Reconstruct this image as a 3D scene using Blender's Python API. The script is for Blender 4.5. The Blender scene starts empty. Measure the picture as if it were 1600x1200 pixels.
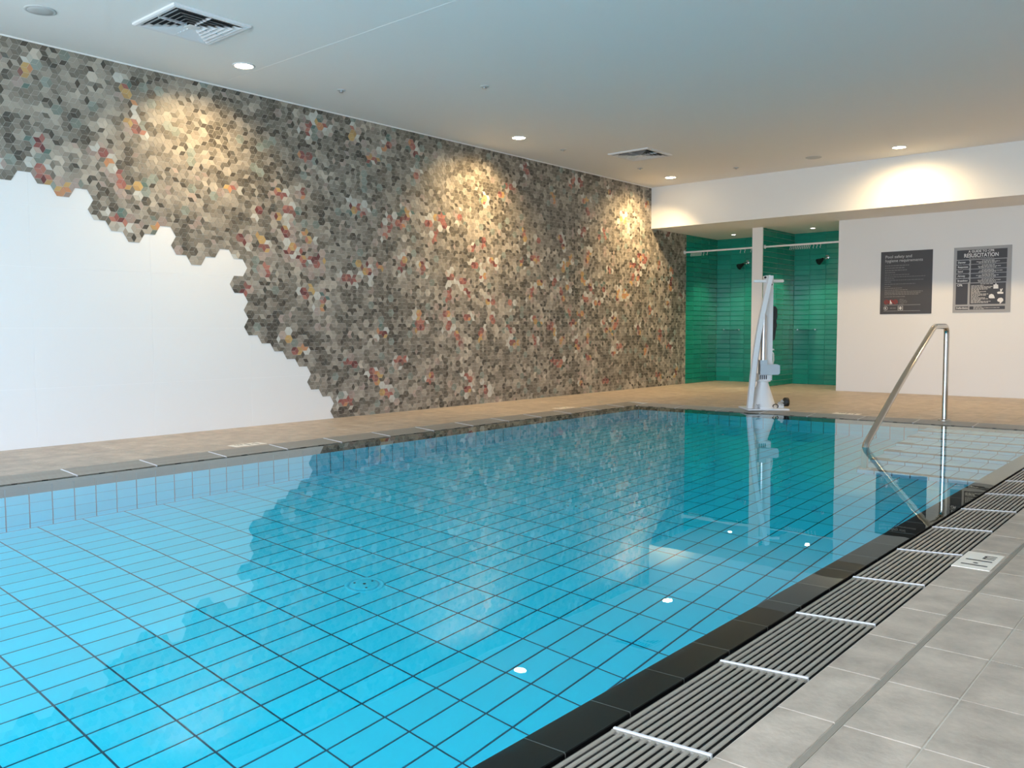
import bpy, math, random
from mathutils import Vector, Matrix
random.seed(7)
SC = bpy.context.scene
COL = SC.collection
R = math.radians

# ------------------------------------------------------------------ camera
CAM_Z = 0.85
YAW, PITCH, ROLL, FPX = R(40.4929), R(3.5384), R(-0.1887), 1342.05
cy, sy = math.cos(YAW), math.sin(YAW)
cF = Vector((-sy * math.cos(PITCH), cy * math.cos(PITCH), -math.sin(PITCH)))
cR = Vector((cy, sy, 0)); cU = cR.cross(cF)
cR, cU = (cR * math.cos(ROLL) + cU * math.sin(ROLL)), (cU * math.cos(ROLL) - cR * math.sin(ROLL))
cd = bpy.data.cameras.new('camera'); cam = bpy.data.objects.new('camera', cd); COL.objects.link(cam)
cam.matrix_world = Matrix(((cR.x, cU.x, -cF.x, 0), (cR.y, cU.y, -cF.y, 0), (cR.z, cU.z, -cF.z, CAM_Z), (0, 0, 0, 1)))
cd.sensor_width = 36; cd.lens = FPX / 1600 * 36; cd.clip_start = 0.05
SC.camera = cam

# ------------------------------------------------------------------ world, daylight, exposure
SKY_STRENGTH = 6.8
LAMP_W = 150.0
w = bpy.data.worlds.new('sky'); SC.world = w; w.use_nodes = True
nt = w.node_tree; bg = nt.nodes['Background']
tc = nt.nodes.new('ShaderNodeTexCoord'); sx = nt.nodes.new('ShaderNodeSeparateXYZ'); rp = nt.nodes.new('ShaderNodeValToRGB')
nt.links.new(tc.outputs['Generated'], sx.inputs[0]); nt.links.new(sx.outputs['Z'], rp.inputs[0]); nt.links.new(rp.outputs[0], bg.inputs[0])
rp.color_ramp.elements[0].position = 0.0; rp.color_ramp.elements[0].color = (0.62, 0.68, 0.70, 1)
rp.color_ramp.elements[1].position = 0.02; rp.color_ramp.elements[1].color = (0.68, 0.80, 1.0, 1)
bg.inputs[1].default_value = SKY_STRENGTH
SC.view_settings.view_transform = 'Standard'; SC.view_settings.look = 'None'
SC.view_settings.exposure = 0.74; SC.view_settings.gamma = 1.0; SC.view_settings.use_curve_mapping = False
SC.cycles.max_bounces = 14; SC.cycles.diffuse_bounces = 6; SC.cycles.glossy_bounces = 6; SC.cycles.transmission_bounces = 10
SC.cycles.blur_glossy = 0.6; SC.cycles.sample_clamp_indirect = 8.0
SC.cycles.use_denoising = True

# ------------------------------------------------------------------ helpers
def tag(o, label=None, cat=None, group=None, kind=None):
    if label: o['label'] = label
    if cat: o['category'] = cat
    if group: o['group'] = group
    if kind: o['kind'] = kind
    return o
def empty(name, loc=(0, 0, 0), rz=0.0, parent=None):
    o = bpy.data.objects.new(name, None); COL.objects.link(o)
    o.location = loc; o.rotation_euler = (0, 0, rz); o.empty_display_size = 0.1
    if parent: o.parent = parent
    return o
class MB:
    def __init__(s): s.v = []; s.f = []; s.sm = []
    def add(s, vs, fs, smooth=False):
        b = len(s.v); s.v += [tuple(v) for v in vs]
        for f in fs: s.f.append([b + i for i in f]); s.sm.append(smooth)
        return s
    def box(s, x0, x1, y0, y1, z0, z1):
        x0, x1 = min(x0, x1), max(x0, x1); y0, y1 = min(y0, y1), max(y0, y1); z0, z1 = min(z0, z1), max(z0, z1)
        return s.add([(x0, y0, z0), (x1, y0, z0), (x1, y1, z0), (x0, y1, z0), (x0, y0, z1), (x1, y0, z1), (x1, y1, z1), (x0, y1, z1)],
              [(0, 3, 2, 1), (4, 5, 6, 7), (0, 1, 5, 4), (1, 2, 6, 5), (2, 3, 7, 6), (3, 0, 4, 7)])
    def quad(s, a, b, c, d): return s.add([a, b, c, d], [(0, 1, 2, 3)])
    def prism(s, poly, fn, d0, d1):
        n = len(poly)
        vs = [fn(u, v, d0) for u, v in poly] + [fn(u, v, d1) for u, v in poly]
        return s.add(vs, [tuple(range(n))[::-1], tuple(range(n, 2 * n))] + [(i, (i + 1) % n, n + (i + 1) % n, n + i) for i in range(n)])
    def tube(s, pts, r, n=14, caps=True):
        pts = [Vector(p) for p in pts]; rs = r if isinstance(r, (list, tuple)) else [r] * len(pts)
        rings = []; ref = None
        for i, p in enumerate(pts):
            t = (pts[min(i + 1, len(pts) - 1)] - pts[max(i - 1, 0)]).normalized()
            if ref is None: ref = Vector((0, 0, 1)) if abs(t.z) < .9 else Vector((1, 0, 0))
            a = (ref - t * ref.dot(t)).normalized(); b = t.cross(a); ref = a
            rings.append([p + (a * math.cos(2 * math.pi * k / n) + b * math.sin(2 * math.pi * k / n)) * rs[i] for k in range(n)])
        vs = [q for ring in rings for q in ring]
        fs = [(i * n + k, i * n + (k + 1) % n, (i + 1) * n + (k + 1) % n, (i + 1) * n + k) for i in range(len(pts) - 1) for k in range(n)]
        s.add(vs, fs, True)
        if caps: s.add(rings[0], [tuple(range(n))[::-1]]); s.add(rings[-1], [tuple(range(n))])
        return s
    def lathe(s, prof, c=(0, 0, 0), n=32, smooth=True):
        vs = [(c[0] + r * math.cos(2 * math.pi * k / n), c[1] + r * math.sin(2 * math.pi * k / n), c[2] + z) for r, z in prof for k in range(n)]
        fs = [(i * n + k, i * n + (k + 1) % n, (i + 1) * n + (k + 1) % n, (i + 1) * n + k) for i in range(len(prof) - 1) for k in range(n)]
        s.add(vs, fs, smooth)
        if prof[0][0] > 1e-4: s.add(vs[:n], [tuple(range(n))[::-1]])
        if prof[-1][0] > 1e-4: s.add(vs[-n:], [tuple(range(n))])
        return s
    def mesh(s, name, m=None):
        me = bpy.data.meshes.new(name); me.from_pydata(s.v, [], s.f)
        me.polygons.foreach_set('use_smooth', s.sm)
        if m: me.materials.append(m)
        me.validate(); me.update(); return me
    def build(s, name, m, parent=None): return link(name, s.mesh(name, m), parent)
def link(name, me, parent=None, loc=None, rot=None):
    o = bpy.data.objects.new(name, me); COL.objects.link(o)
    if parent: o.parent = parent
    if loc: o.location = loc
    if rot: o.rotation_euler = rot
    return o
def copy_tree(o, parent=None):
    c = o.copy(); COL.objects.link(c); c.parent = parent
    for ch in o.children: copy_tree(ch, c)
    return c
def tile_mesh(name, m, a, b, h, bev=0.002):
    """slab of size a x b x h centred in x,y with its top at z=0 and chamfered upper edges"""
    a, b = a / 2, b / 2; i = bev
    v = [(-a, -b, -h), (a, -b, -h), (a, b, -h), (-a, b, -h), (-a, -b, -i), (a, -b, -i), (a, b, -i), (-a, b, -i),
         (-a + i, -b + i, 0), (a - i, -b + i, 0), (a - i, b - i, 0), (-a + i, b - i, 0)]
    f = [(8, 9, 10, 11)]
    for k in range(4):
        j = (k + 1) % 4; f += [(k, j, 4 + j, 4 + k), (4 + k, 4 + j, 8 + j, 8 + k)]
    return MB().add(v, f).mesh(name, m)
def add_tile(mb, cx, cy_, z, a, b, h):
    mb.box(cx - a / 2, cx + a / 2, cy_ - b / 2, cy_ + b / 2, z - h, z)

# ------------------------------------------------------------------ materials
def mat(name, col, rough=0.5, metal=0.0, spec=0.5, noise=None, bump=None, coat=0.0, objvar=0.0, emit=None, stretch=None):
    """noise=(scale, detail, amount, colour2); bump=(scale, strength)"""
    m = bpy.data.materials.new(name); m.use_nodes = True; t = m.node_tree; b = t.nodes['Principled BSDF']
    b.inputs['Base Color'].default_value = (*col, 1); b.inputs['Roughness'].default_value = rough
    b.inputs['Metallic'].default_value = metal; b.inputs['Specular IOR Level'].default_value = spec
    if coat: b.inputs['Coat Weight'].default_value = coat; b.inputs['Coat Roughness'].default_value = 0.04
    src = None
    geo = t.nodes.new('ShaderNodeNewGeometry'); vec = geo.outputs['Position']
    if stretch:
        mp = t.nodes.new('ShaderNodeMapping'); mp.inputs['Scale'].default_value = stretch
        t.links.new(vec, mp.inputs[0]); vec = mp.outputs[0]
    if noise:
        n = t.nodes.new('ShaderNodeTexNoise'); n.inputs['Scale'].default_value = noise[0]; n.inputs['Detail'].default_value = noise[1]; n.inputs['Roughness'].default_value = .66
        t.links.new(vec, n.inputs['Vector'])
        r = t.nodes.new('ShaderNodeValToRGB'); r.color_ramp.elements[0].position = .36; r.color_ramp.elements[1].position = .66
        r.color_ramp.elements[0].color = (*noise[3], 1); r.color_ramp.elements[1].color = (*col, 1)
        mx = t.nodes.new('ShaderNodeMix'); mx.data_type = 'RGBA'; mx.inputs[0].default_value = noise[2]
        mx.inputs[6].default_value = (*col, 1); t.links.new(n.outputs[0], r.inputs[0]); t.links.new(r.outputs[0], mx.inputs[7]); src = mx.outputs[2]
    if objvar:
        oi = t.nodes.new('ShaderNodeObjectInfo'); mr = t.nodes.new('ShaderNodeMapRange')
        mr.inputs[3].default_value = 1 - objvar; mr.inputs[4].default_value = 1 + objvar
        t.links.new(oi.outputs['Random'], mr.inputs[0]); hs = t.nodes.new('ShaderNodeHueSaturation')
        hs.inputs['Color'].default_value = (*col, 1); t.links.new(mr.outputs[0], hs.inputs['Value'])
        if src: t.links.new(src, hs.inputs['Color'])
        src = hs.outputs[0]
    if src: t.links.new(src, b.inputs['Base Color'])
    if bump:
        n = t.nodes.new('ShaderNodeTexNoise'); n.inputs['Scale'].default_value = bump[0]; n.inputs['Detail'].default_value = 3
        t.links.new(vec, n.inputs['Vector']); bp = t.nodes.new('ShaderNodeBump'); bp.inputs['Strength'].default_value = bump[1]; bp.inputs['Distance'].default_value = 0.005
        t.links.new(n.outputs[0], bp.inputs['Height']); t.links.new(bp.outputs[0], b.inputs['Normal'])
    if emit:
        b.inputs['Emission Color'].default_value = (*emit[0], 1); b.inputs['Emission Strength'].default_value = emit[1]
    return m
M = {}
M['white'] = mat('white_paint', (.80, .80, .80), .55)
M['panel'] = mat('white_wall_tile', (.82, .82, .82), .42)
M['panel_joint'] = mat('white_wall_joint', (.9, .9, .9), .6)
M['ceil'] = mat('ceiling_paint', (.82, .82, .81), .8)
M['deck'] = mat('deck_tile', (.53, .445, .36), .5, noise=(7.5, 10, .9, (.34, .285, .23)), bump=(60, .15), objvar=.05)
M['deck_joint'] = mat('deck_grout', (.60, .56, .48), .85)
M['strip'] = mat('dark_deck_joint', (.27, .235, .185), .85)
M['pool_tile'] = mat('pool_tile', (.012, .76, .95), .3, noise=(14, 4, .25, (.010, .70, .92)), objvar=.05)
M['pool_grout'] = mat('pool_grout', (.006, .08, .13), .8)
M['black_tile'] = mat('black_tile', (.007, .007, .007), .14, spec=.35, objvar=.1, bump=(220, .05))
M['black_grout'] = mat('pale_coping_grout', (.18, .18, .17), .8)
M['step_tile'] = mat('step_tile', (.40, .74, .90), .35, objvar=.05)
M['nosing'] = mat('step_nosing', (.015, .018, .022), .5)
M['grate'] = mat('grate_plastic', (.30, .275, .23), .3, bump=(90, .06), objvar=.06)
M['grate_end'] = mat('grate_end_bar', (.72, .72, .74), .25)
M['trough'] = mat('trough_dark', (.01, .01, .01), .9)
M['green'] = mat('green_glazed_tile', (.012, .27, .20), .09, spec=.6, objvar=.10)
M['green_joint'] = mat('green_tile_grout', (.05, .30, .24), .7)
M['steel'] = mat('polished_steel', (.62, .60, .56), .09, 1.0)
M['chrome'] = mat('chrome', (.75, .76, .77), .06, 1.0)
M['lift_white'] = mat('white_powder_coat', (.80, .81, .82), .3)
M['lift_grey'] = mat('actuator_grey', (.50, .57, .62), .4)
M['alu'] = mat('brushed_aluminium', (.70, .72, .74), .3, .9)
M['black'] = mat('black_plastic', (.012, .012, .012), .5)
M['ink'] = mat('sign_charcoal', (.055, .052, .055), .5)
M['ink2'] = mat('sign_ink', (.040, .040, .048), .5)
M['silver'] = mat('sign_silver', (.36, .36, .37), .5)
M['print'] = mat('pale_print', (.50, .49, .48), .6)
M['print_dim'] = mat('faint_print', (.19, .185, .18), .6)
M['print_white'] = mat('white_print', (.78, .78, .78), .6)
M['print_red'] = mat('red_print', (.20, .035, .035), .6)
M['marker'] = mat('cream_marker_tile', (.86, .79, .68), .4)
M['marker_ink'] = mat('marker_black', (.03, .03, .03), .5)
M['vent'] = mat('vent_white', (.74, .75, .78), .45)
M['vent_dark'] = mat('vent_duct', (.02, .025, .03), .9)
M['speaker'] = mat('speaker_grille', (.50, .52, .53), .6)
M['lamp'] = mat('lamp_lens', (.9, .85, .75), .4, emit=((1.0, .80, .50), 26.0))
M['lamp_cool'] = mat('lamp_lens_small', (.9, .9, .85), .4, emit=((1.0, .90, .74), 12.0))
M['frame'] = mat('window_aluminium', (.5, .5, .5), .4, .6)
# mosaic: each piece carries its own glaze colour
m = bpy.data.materials.new('mosaic_glaze'); m.use_nodes = True; b = m.node_tree.nodes['Principled BSDF']
at = m.node_tree.nodes.new('ShaderNodeAttribute'); at.attribute_name = 'glaze'; m.node_tree.links.new(at.outputs['Color'], b.inputs['Base Color'])
b.inputs['Roughness'].default_value = .38; M['mosaic'] = m
M['mosaic_joint'] = mat('mosaic_grout', (.60, .57, .52), .8)
# water: clear dielectric surface with faint ripples
m = bpy.data.materials.new('water'); m.use_nodes = True; t = m.node_tree
for n in list(t.nodes): t.nodes.remove(n)
out = t.nodes.new('ShaderNodeOutputMaterial'); g = t.nodes.new('ShaderNodeBsdfGlass'); g.inputs['IOR'].default_value = 1.333; g.inputs['Roughness'].default_value = 0.0
g.inputs['Color'].default_value = (.90, 1, 1, 1)
ge = t.nodes.new('ShaderNodeNewGeometry'); mp = t.nodes.new('ShaderNodeMapping'); mp.inputs['Scale'].default_value = (1, 1, 0)
nz = t.nodes.new('ShaderNodeTexNoise'); nz.inputs['Scale'].default_value = 3.2; nz.inputs['Detail'].default_value = 2.0
bp = t.nodes.new('ShaderNodeBump'); bp.inputs['Strength'].default_value = .5; bp.inputs['Distance'].default_value = .0007
t.links.new(ge.outputs['Position'], mp.inputs[0]); t.links.new(mp.outputs[0], nz.inputs['Vector']); t.links.new(nz.outputs[0], bp.inputs['Height'])
t.links.new(bp.outputs[0], g.inputs['Normal']); t.links.new(g.outputs[0], out.inputs[0]); M['water'] = m

# ------------------------------------------------------------------ dimensions (metres)
XL, XRW = -6.782, 2.4            # left and right walls
YREAR, YB, YW, YG = -2.6, 11.132, 12.055, 13.239
H, ZS = 2.957, 2.355             # ceiling, lower ceiling over the showers
XP0, XP1 = -5.606, -5.452        # shower partition
XWP = -4.338                     # left end of the white sign wall
YMOS = 12.19                     # end of the mosaic
PX0, PX1, PY0, PY1 = -5.22, -1.1515, -1.4, 8.325   # pool inside
ZW, ZF = -0.02, -1.13            # water, pool floor
CO = .1115                       # coping width
GIN, GOUT = .018, .238           # gap, grate width
GLX0, GLX1 = -5.588, -5.346
GRX0, GRX1 = -1.020, -.782
GFY0, GFY1 = 8.455, 8.69

# ------------------------------------------------------------------ structure: ceilings and walls
def struct(name, mb, m, label, cat, parent=None):
    o = mb.build(name, m, parent)
    return tag(o, label, cat, kind='structure')
struct('ceiling', MB().box(XL - .2, XRW + .2, YREAR - .2, YB + .1, H, H + .15), M['ceil'], 'wide flat pale grey ceiling above the pool', 'ceiling')
struct('ceiling_alcove', MB().box(XL - .2, XRW + .2, YB + .1, YG + .2, ZS, ZS + .12), M['ceil'], 'lower grey ceiling over the shower alcove', 'ceiling')
struct('wall_bulkhead', MB().box(XL - .2, XRW + .2, YB, YB + .1, ZS, H), M['white'], 'white bulkhead dropping from the ceiling above the showers', 'wall')
struct('wall_far', MB().box(XWP, XRW + .2, YW, YG + .3, 0 - .05, ZS), M['white'], 'white far wall carrying two printed signs', 'wall')
struct('wall_right', MB().box(XRW, XRW + .2, YREAR - .2, YW, -.05, H), M['white'], 'plain white wall on the right of the deck', 'wall')
# line across the ceiling where two sheets meet
struct('trim_1', MB().box(XL, XRW, 4.047, 4.0505, H - .0010, H), M['ceil'], 'fine pale joint line crossing the ceiling', 'trim')
struct('trim_2', MB().box(XL, XL + .012, YREAR, YB, H - .010, H), M['white'], 'thin white bead between mosaic wall and ceiling', 'trim')

# rear wall, glazed, behind the camera
rw = MB()
WX0, WX1, WZ0, WZ1 = XL + .9, XRW - .4, .06, 2.62
rw.box(XL - .2, WX0, YREAR - .2, YREAR, -.05, H).box(WX1, XRW + .2, YREAR - .2, YREAR, -.05, H).box(WX0, WX1, YREAR - .2, YREAR, WZ1, H).box(WX0, WX1, YREAR - .2, YREAR, -.05, WZ0)
struct('wall_rear', rw, M['white'], 'white rear wall framing a row of tall windows', 'wall')
NW = 5
for i in range(NW):
    a = WX0 + (WX1 - WX0) * i / NW; c = WX0 + (WX1 - WX0) * (i + 1) / NW
    wo = empty('window_%d' % (i + 1), ((a + c) / 2, YREAR - .1, WZ0)); tag(wo, 'tall clear window in the rear wall, number %d from the mosaic side' % (i + 1), 'window', kind='structure')
    hw = (c - a) / 2; hh = WZ1 - WZ0
    MB().box(-hw, -hw + .04, -.03, .03, 0, hh).box(hw - .04, hw, -.03, .03, 0, hh).box(-hw + .04, hw - .04, -.03, .03, 0, .04).box(-hw + .04, hw - .04, -.03, .03, hh - .04, hh).build('window_frame', M['frame'], wo)
pl = bpy.data.lights.new('window_portal', 'AREA'); pl.shape = 'RECTANGLE'; pl.size = WX1 - WX0; pl.size_y = WZ1 - WZ0; pl.cycles.is_portal = True
po = bpy.data.objects.new('window_portal', pl); COL.objects.link(po); po.location = ((WX0 + WX1) / 2, YREAR - .02, (WZ0 + WZ1) / 2); po.rotation_euler = (R(90), 0, 0)

# ------------------------------------------------------------------ left wall: white tiles and mosaic
wl = struct('wall_left', MB().box(XL - .2, XL - .0015, YREAR - .2, YG + .2, -.05, H), M['panel_joint'], 'long left wall of white tiles with a grey rhombus mosaic spreading over it', 'wall')
PW, PH = .9075, .4475
pm = None
tw, th = PW - .002, PH - .002
pm = tile_mesh('wall_tile', M['panel'], th, tw, .008, .0003)
for j in range(-6, 5):
    for k in range(0, 7):
        if j >= 4 and k > 0: continue
        z0 = -.012 + k * PH
        if z0 > H: continue
        zc = z0 + PH / 2
        o = link('wall_tile', pm, wl, (XL, 2.525 + (j + .5) * PW, zc), (0, R(90), 0))
# boundary of the mosaic on the wall (Y, Z), traced hexagon by hexagon
BND = [(-2.6, 2.30), (1.2, 2.30), (1.25, 2.09), (2.0, 2.09), (2.03, 1.939), (2.417, 1.942), (2.448, 2.012), (2.548, 2.012), (2.583, 1.937), (2.677, 1.936), (2.72, 1.865), (2.817, 1.865), (2.848, 1.932), (2.949, 1.932), (2.988, 1.857), (2.95, 1.785), (2.995, 1.708), (3.081, 1.707), (3.128, 1.635), (3.217, 1.634), (3.263, 1.561), (3.354, 1.561), (3.385, 1.635), (3.486, 1.634), (3.522, 1.707), (3.625, 1.707), (3.658, 1.635), (3.621, 1.561), (3.66, 1.481), (3.745, 1.481), (3.786, 1.408), (3.878, 1.408), (3.913, 1.483), (4.01, 1.482), (4.047, 1.557), (4.15, 1.557), (4.187, 1.484), (4.266, 1.483), (4.313, 1.409), (4.274, 1.328), (4.183, 1.328), (4.142, 1.254), (4.18, 1.183), (4.275, 1.182), (4.313, 1.104), (4.274, 1.032), (4.317, .950), (4.275, .876), (4.31, .805), (4.402, .802), (4.446, .732), (4.533, .730), (4.586, .656), (4.669, .655), (4.716, .583), (4.808, .582), (4.85, .509), (4.929, .508), (4.972, .436), (4.936, .358), (4.983, .280), (5.073, .278), (5.117, .207), (5.201, .206), (5.238, .140), (5.206, .063), (5.235, -.08), (12.5, -.08), (12.5, 3.3), (-2.6, 3.3)]
def inside(y, z):
    c = False; n = len(BND)
    for i in range(n):
        y0, z0 = BND[i]; y1, z1 = BND[(i + 1) % n]
        if (z0 > z) != (z1 > z) and y < (y1 - y0) * (z - z0) / (z1 - z0) + y0: c = not c
    return c
def clip2(poly, ax, lim, sgn):
    out = []
    for i, p in enumerate(poly):
        q = poly[(i + 1) % len(poly)]; a = (p[ax] - lim) * sgn; c = (q[ax] - lim) * sgn
        if a <= 0: out.append(p)
        if (a < 0 < c) or (c < 0 < a):
            f = a / (a - c); out.append((p[0] + (q[0] - p[0]) * f, p[1] + (q[1] - p[1]) * f))
    return out
def pix(x, y, z):
    d = Vector((x, y, z - CAM_Z)); k = d.dot(cF)
    if k <= 0.05: return None
    return 800 + FPX * d.dot(cR) / k, 600 - FPX * d.dot(cU) / k, k
DY, DZ = .1329, .0747
SS = .0747 / math.sqrt(3)
AY = (DY / 3) / SS
EK = [(SS * AY * math.cos(R(60 * k)), SS * math.sin(R(60 * k))) for k in range(6)]
rnd = random.Random(21)
# glaze palette (linear), greys then accents
GREY = [(0.080, 0.072, 0.060), (0.110, 0.099, 0.082), (0.143, 0.129, 0.106), (0.177, 0.159, 0.132), (0.212, 0.192, 0.161), (0.250, 0.225, 0.190), (0.293, 0.264, 0.223), (0.339, 0.304, 0.257), (0.380, 0.340, 0.287), (0.430, 0.385, 0.324), (0.489, 0.438, 0.369), (0.561, 0.505, 0.432)]
GREEN = [(0.206, 0.231, 0.201), (0.266, 0.301, 0.271), (0.161, 0.191, 0.166), (0.116, 0.176, 0.156)]
PINK = [(0.376, 0.306, 0.276), (0.316, 0.251, 0.221), (0.436, 0.346, 0.296)]
RED = [(0.336, 0.131, 0.111), (0.266, 0.101, 0.091), (0.416, 0.186, 0.146), (0.156, 0.056, 0.056), (0.236, 0.116, 0.101)]
ORNG = [(0.516, 0.346, 0.146), (0.436, 0.286, 0.126), (0.516, 0.256, 0.136)]
WHIT = [(0.563, 0.563, 0.524), (0.524, 0.524, 0.489), (0.472, 0.454, 0.401)]
seeds = []
for i in range(250):
    y = rnd.uniform(.3, 12.1); z = rnd.uniform(.1, 2.85)
    if rnd.random() < .35: z = 1.4 + (z - 1.4) * .5
    seeds.append((y, z, rnd.choice([0, 60, 120]) + rnd.uniform(-12, 12), rnd.uniform(.02, .13), rnd.random()))
grid = {}
for sd in seeds:
    for gy in range(-1, 2):
        for gz in range(-1, 2): grid.setdefault((int(sd[0] / .25) + gy, int(sd[1] / .25) + gz), []).append(sd)
def hsh(*a):
    h = 1469598103
    for v in a: h = ((h ^ (int(v) & 0xffff)) * 16777619) & 0xffffffff
    h ^= h >> 15; h = (h * 2246822519) & 0xffffffff; h ^= h >> 13
    return h / 0xffffffff
def vnoise(y, z, s, k):
    y, z = y / s, z / s; iy, iz = math.floor(y), math.floor(z); fy, fz = y - iy, z - iz
    fy, fz = fy * fy * (3 - 2 * fy), fz * fz * (3 - 2 * fz)
    l = lambda a, b, t: a + (b - a) * t
    return l(l(hsh(iy, iz, k), hsh(iy + 1, iz, k), fy), l(hsh(iy, iz + 1, k), hsh(iy + 1, iz + 1, k), fy), fz)
def glaze(y, z, by, bz):
    hk = (round(by * 40), round(bz * 40))
    for (y0, z0, an, ln, typ) in grid.get((int(y / .25), int(z / .25)), []):
        dy, dz = y - y0, z - z0; c, s_ = math.cos(R(an)), math.sin(R(an)); u, v = dy * c + dz * s_, -dy * s_ + dz * c
        d = math.hypot(max(abs(u) - ln * .5, 0), v)
        if d < .033:
            q = hsh(hk[0], hk[1], 5)
            if typ < .72: return rnd.choice(RED if q < .80 else ORNG)
            return rnd.choice(ORNG if q < .55 else RED)
        if d < .085:
            q = hsh(hk[0], hk[1], 6)
            if q < .22: return rnd.choice(WHIT)
            if q < .42: return rnd.choice(PINK)
            if q < .48: return rnd.choice(GREEN)
    base = .30 * vnoise(y, z, .34, 1) + .30 * vnoise(y, z, .13, 2) + .40 * hsh(hk[0], hk[1], 3)
    g_ = (base - .5) * 1.5 + .5
    if rnd.random() < .30: g_ = rnd.random() ** 1.3 * .8
    i = int(max(0, min(.999, g_ * .95 + rnd.uniform(-.12, .12))) * 11.3)
    q = hsh(hk[0], hk[1], 9)
    if q < .05: return rnd.choice(GREEN[:2])
    if q > .93 and i > 5: return rnd.choice(PINK)
    return GREY[min(i, 11)]
rhombs = []; hexes = []
for j in range(-24, 76):
    yc = 2.7685 + j * DY
    for k in range(-16, 30):
        zc = 1.9387 + k * 2 * DZ + (DZ if j % 2 else 0)
        if zc < -.1 or zc > H + .08 or yc > YMOS + .05 or yc < .1 or not inside(yc, zc): continue
        hexes.append((yc, zc))
        for q in range(6):
            e0, e1, em = EK[q], EK[(q + 1) % 6], EK[q - 1]
            P = [(0, 0), e0, (e0[0] + e1[0], e0[1] + e1[1]), e1]
            bv = e0 if q % 2 == 0 else e1
            rhombs.append((yc, zc, P, bv, (q + 2) % 3))
            P = [e0, (e0[0] + em[0], e0[1] + em[1]), (2 * e0[0], 2 * e0[1]), (e0[0] + e1[0], e0[1] + e1[1])]
            bv = e0 if q % 2 == 0 else (2 * e0[0], 2 * e0[1])
            rhombs.append((yc, zc, P, bv, q % 3))
lst = []
for (yc, zc, P, bv, cl) in rhombs:
    cy_, cz = yc + sum(p[0] for p in P) / 4, zc + sum(p[1] for p in P) / 4
    if cz < -.03 or cz > H + .03 or cy_ > YMOS + .02: continue
    gl = glaze(cy_, cz, yc + bv[0], zc + bv[1])
    px = pix(XL, cy_, cz)
    inv = px is not None and -4 < px[0] < 1604 and 0 < px[1] < 1200 and .03 < cz < H - .03
    lst.append((px[2] if inv else 99, cy_, cz, P, cl, gl, yc, zc))
lst.sort(key=lambda r: r[0])
gm = MB()
for (yc, zc) in hexes:
    poly = [(yc + 2 * e[0] * 1.0, zc + 2 * e[1]) for e in EK]
    for ax, lim, sg in ((1, H, 1), (1, 0, -1), (0, YMOS, 1)): poly = clip2(poly, ax, lim, sg)
    if len(poly) > 2: gm.add([(XL + .0022, a, c) for a, c in poly], [tuple(range(len(poly)))])
tag(gm.build('mosaic_grout', M['mosaic_joint'], wl), kind='stuff')
def rhomb_mesh(poly, mb, x0=.0, x1=.0036, ins=.945):
    cy_ = sum(p[0] for p in poly) / len(poly); cz = sum(p[1] for p in poly) / len(poly)
    n = len(poly); q = [(cy_ + (a - cy_) * ins, cz + (c - cz) * ins) for a, c in poly]
    vs = [(x0, a, c) for a, c in q] + [(x1, a, c) for a, c in q]
    mb.add(vs, [tuple(range(n, 2 * n))] + [(i, (i + 1) % n, n + (i + 1) % n, n + i) for i in range(n)])
    return n + 1
def paint(me, cols):
    a = me.color_attributes.new('glaze', 'FLOAT_COLOR', 'CORNER'); buf = []
    for p, c in zip(me.polygons, cols):
        for _ in p.loop_indices: buf += [c[0], c[1], c[2], 1]
    a.data.foreach_set('color', buf)
cache = {}
big = MB(); cols = []
for n, (d, cy_, cz, P, cl, gl, yc, zc) in enumerate(lst):
    if n < 300 and d < 90:
        key = (cl, gl)
        if key not in cache:
            mb = MB(); m0 = (sum(p[0] for p in P) / 4, sum(p[1] for p in P) / 4)
            k = rhomb_mesh([(a - m0[0], c - m0[1]) for a, c in P], mb); me = mb.mesh('mosaic_tile', M['mosaic']); paint(me, [gl] * k); cache[key] = me
        link('mosaic_tile', cache[key], wl, (XL, cy_, cz))
    else:
        poly = [(yc + a, zc + c) for a, c in P]
        for ax, lim, sg in ((1, H - .001, 1), (1, .001, -1), (0, YMOS, 1)): poly = clip2(poly, ax, lim, sg)
        if len(poly) < 3: continue
        cols += [gl] * rhomb_mesh([(a, c) for a, c in poly], big)
for i in range(len(big.v)): big.v[i] = (big.v[i][0] + XL, big.v[i][1], big.v[i][2])
me = bpy.data.meshes.new('mosaic_field'); me.from_pydata(big.v, [], big.f); me.materials.append(M['mosaic']); paint(me, cols)
tag(link('mosaic_field', me, wl), kind='stuff')

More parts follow.
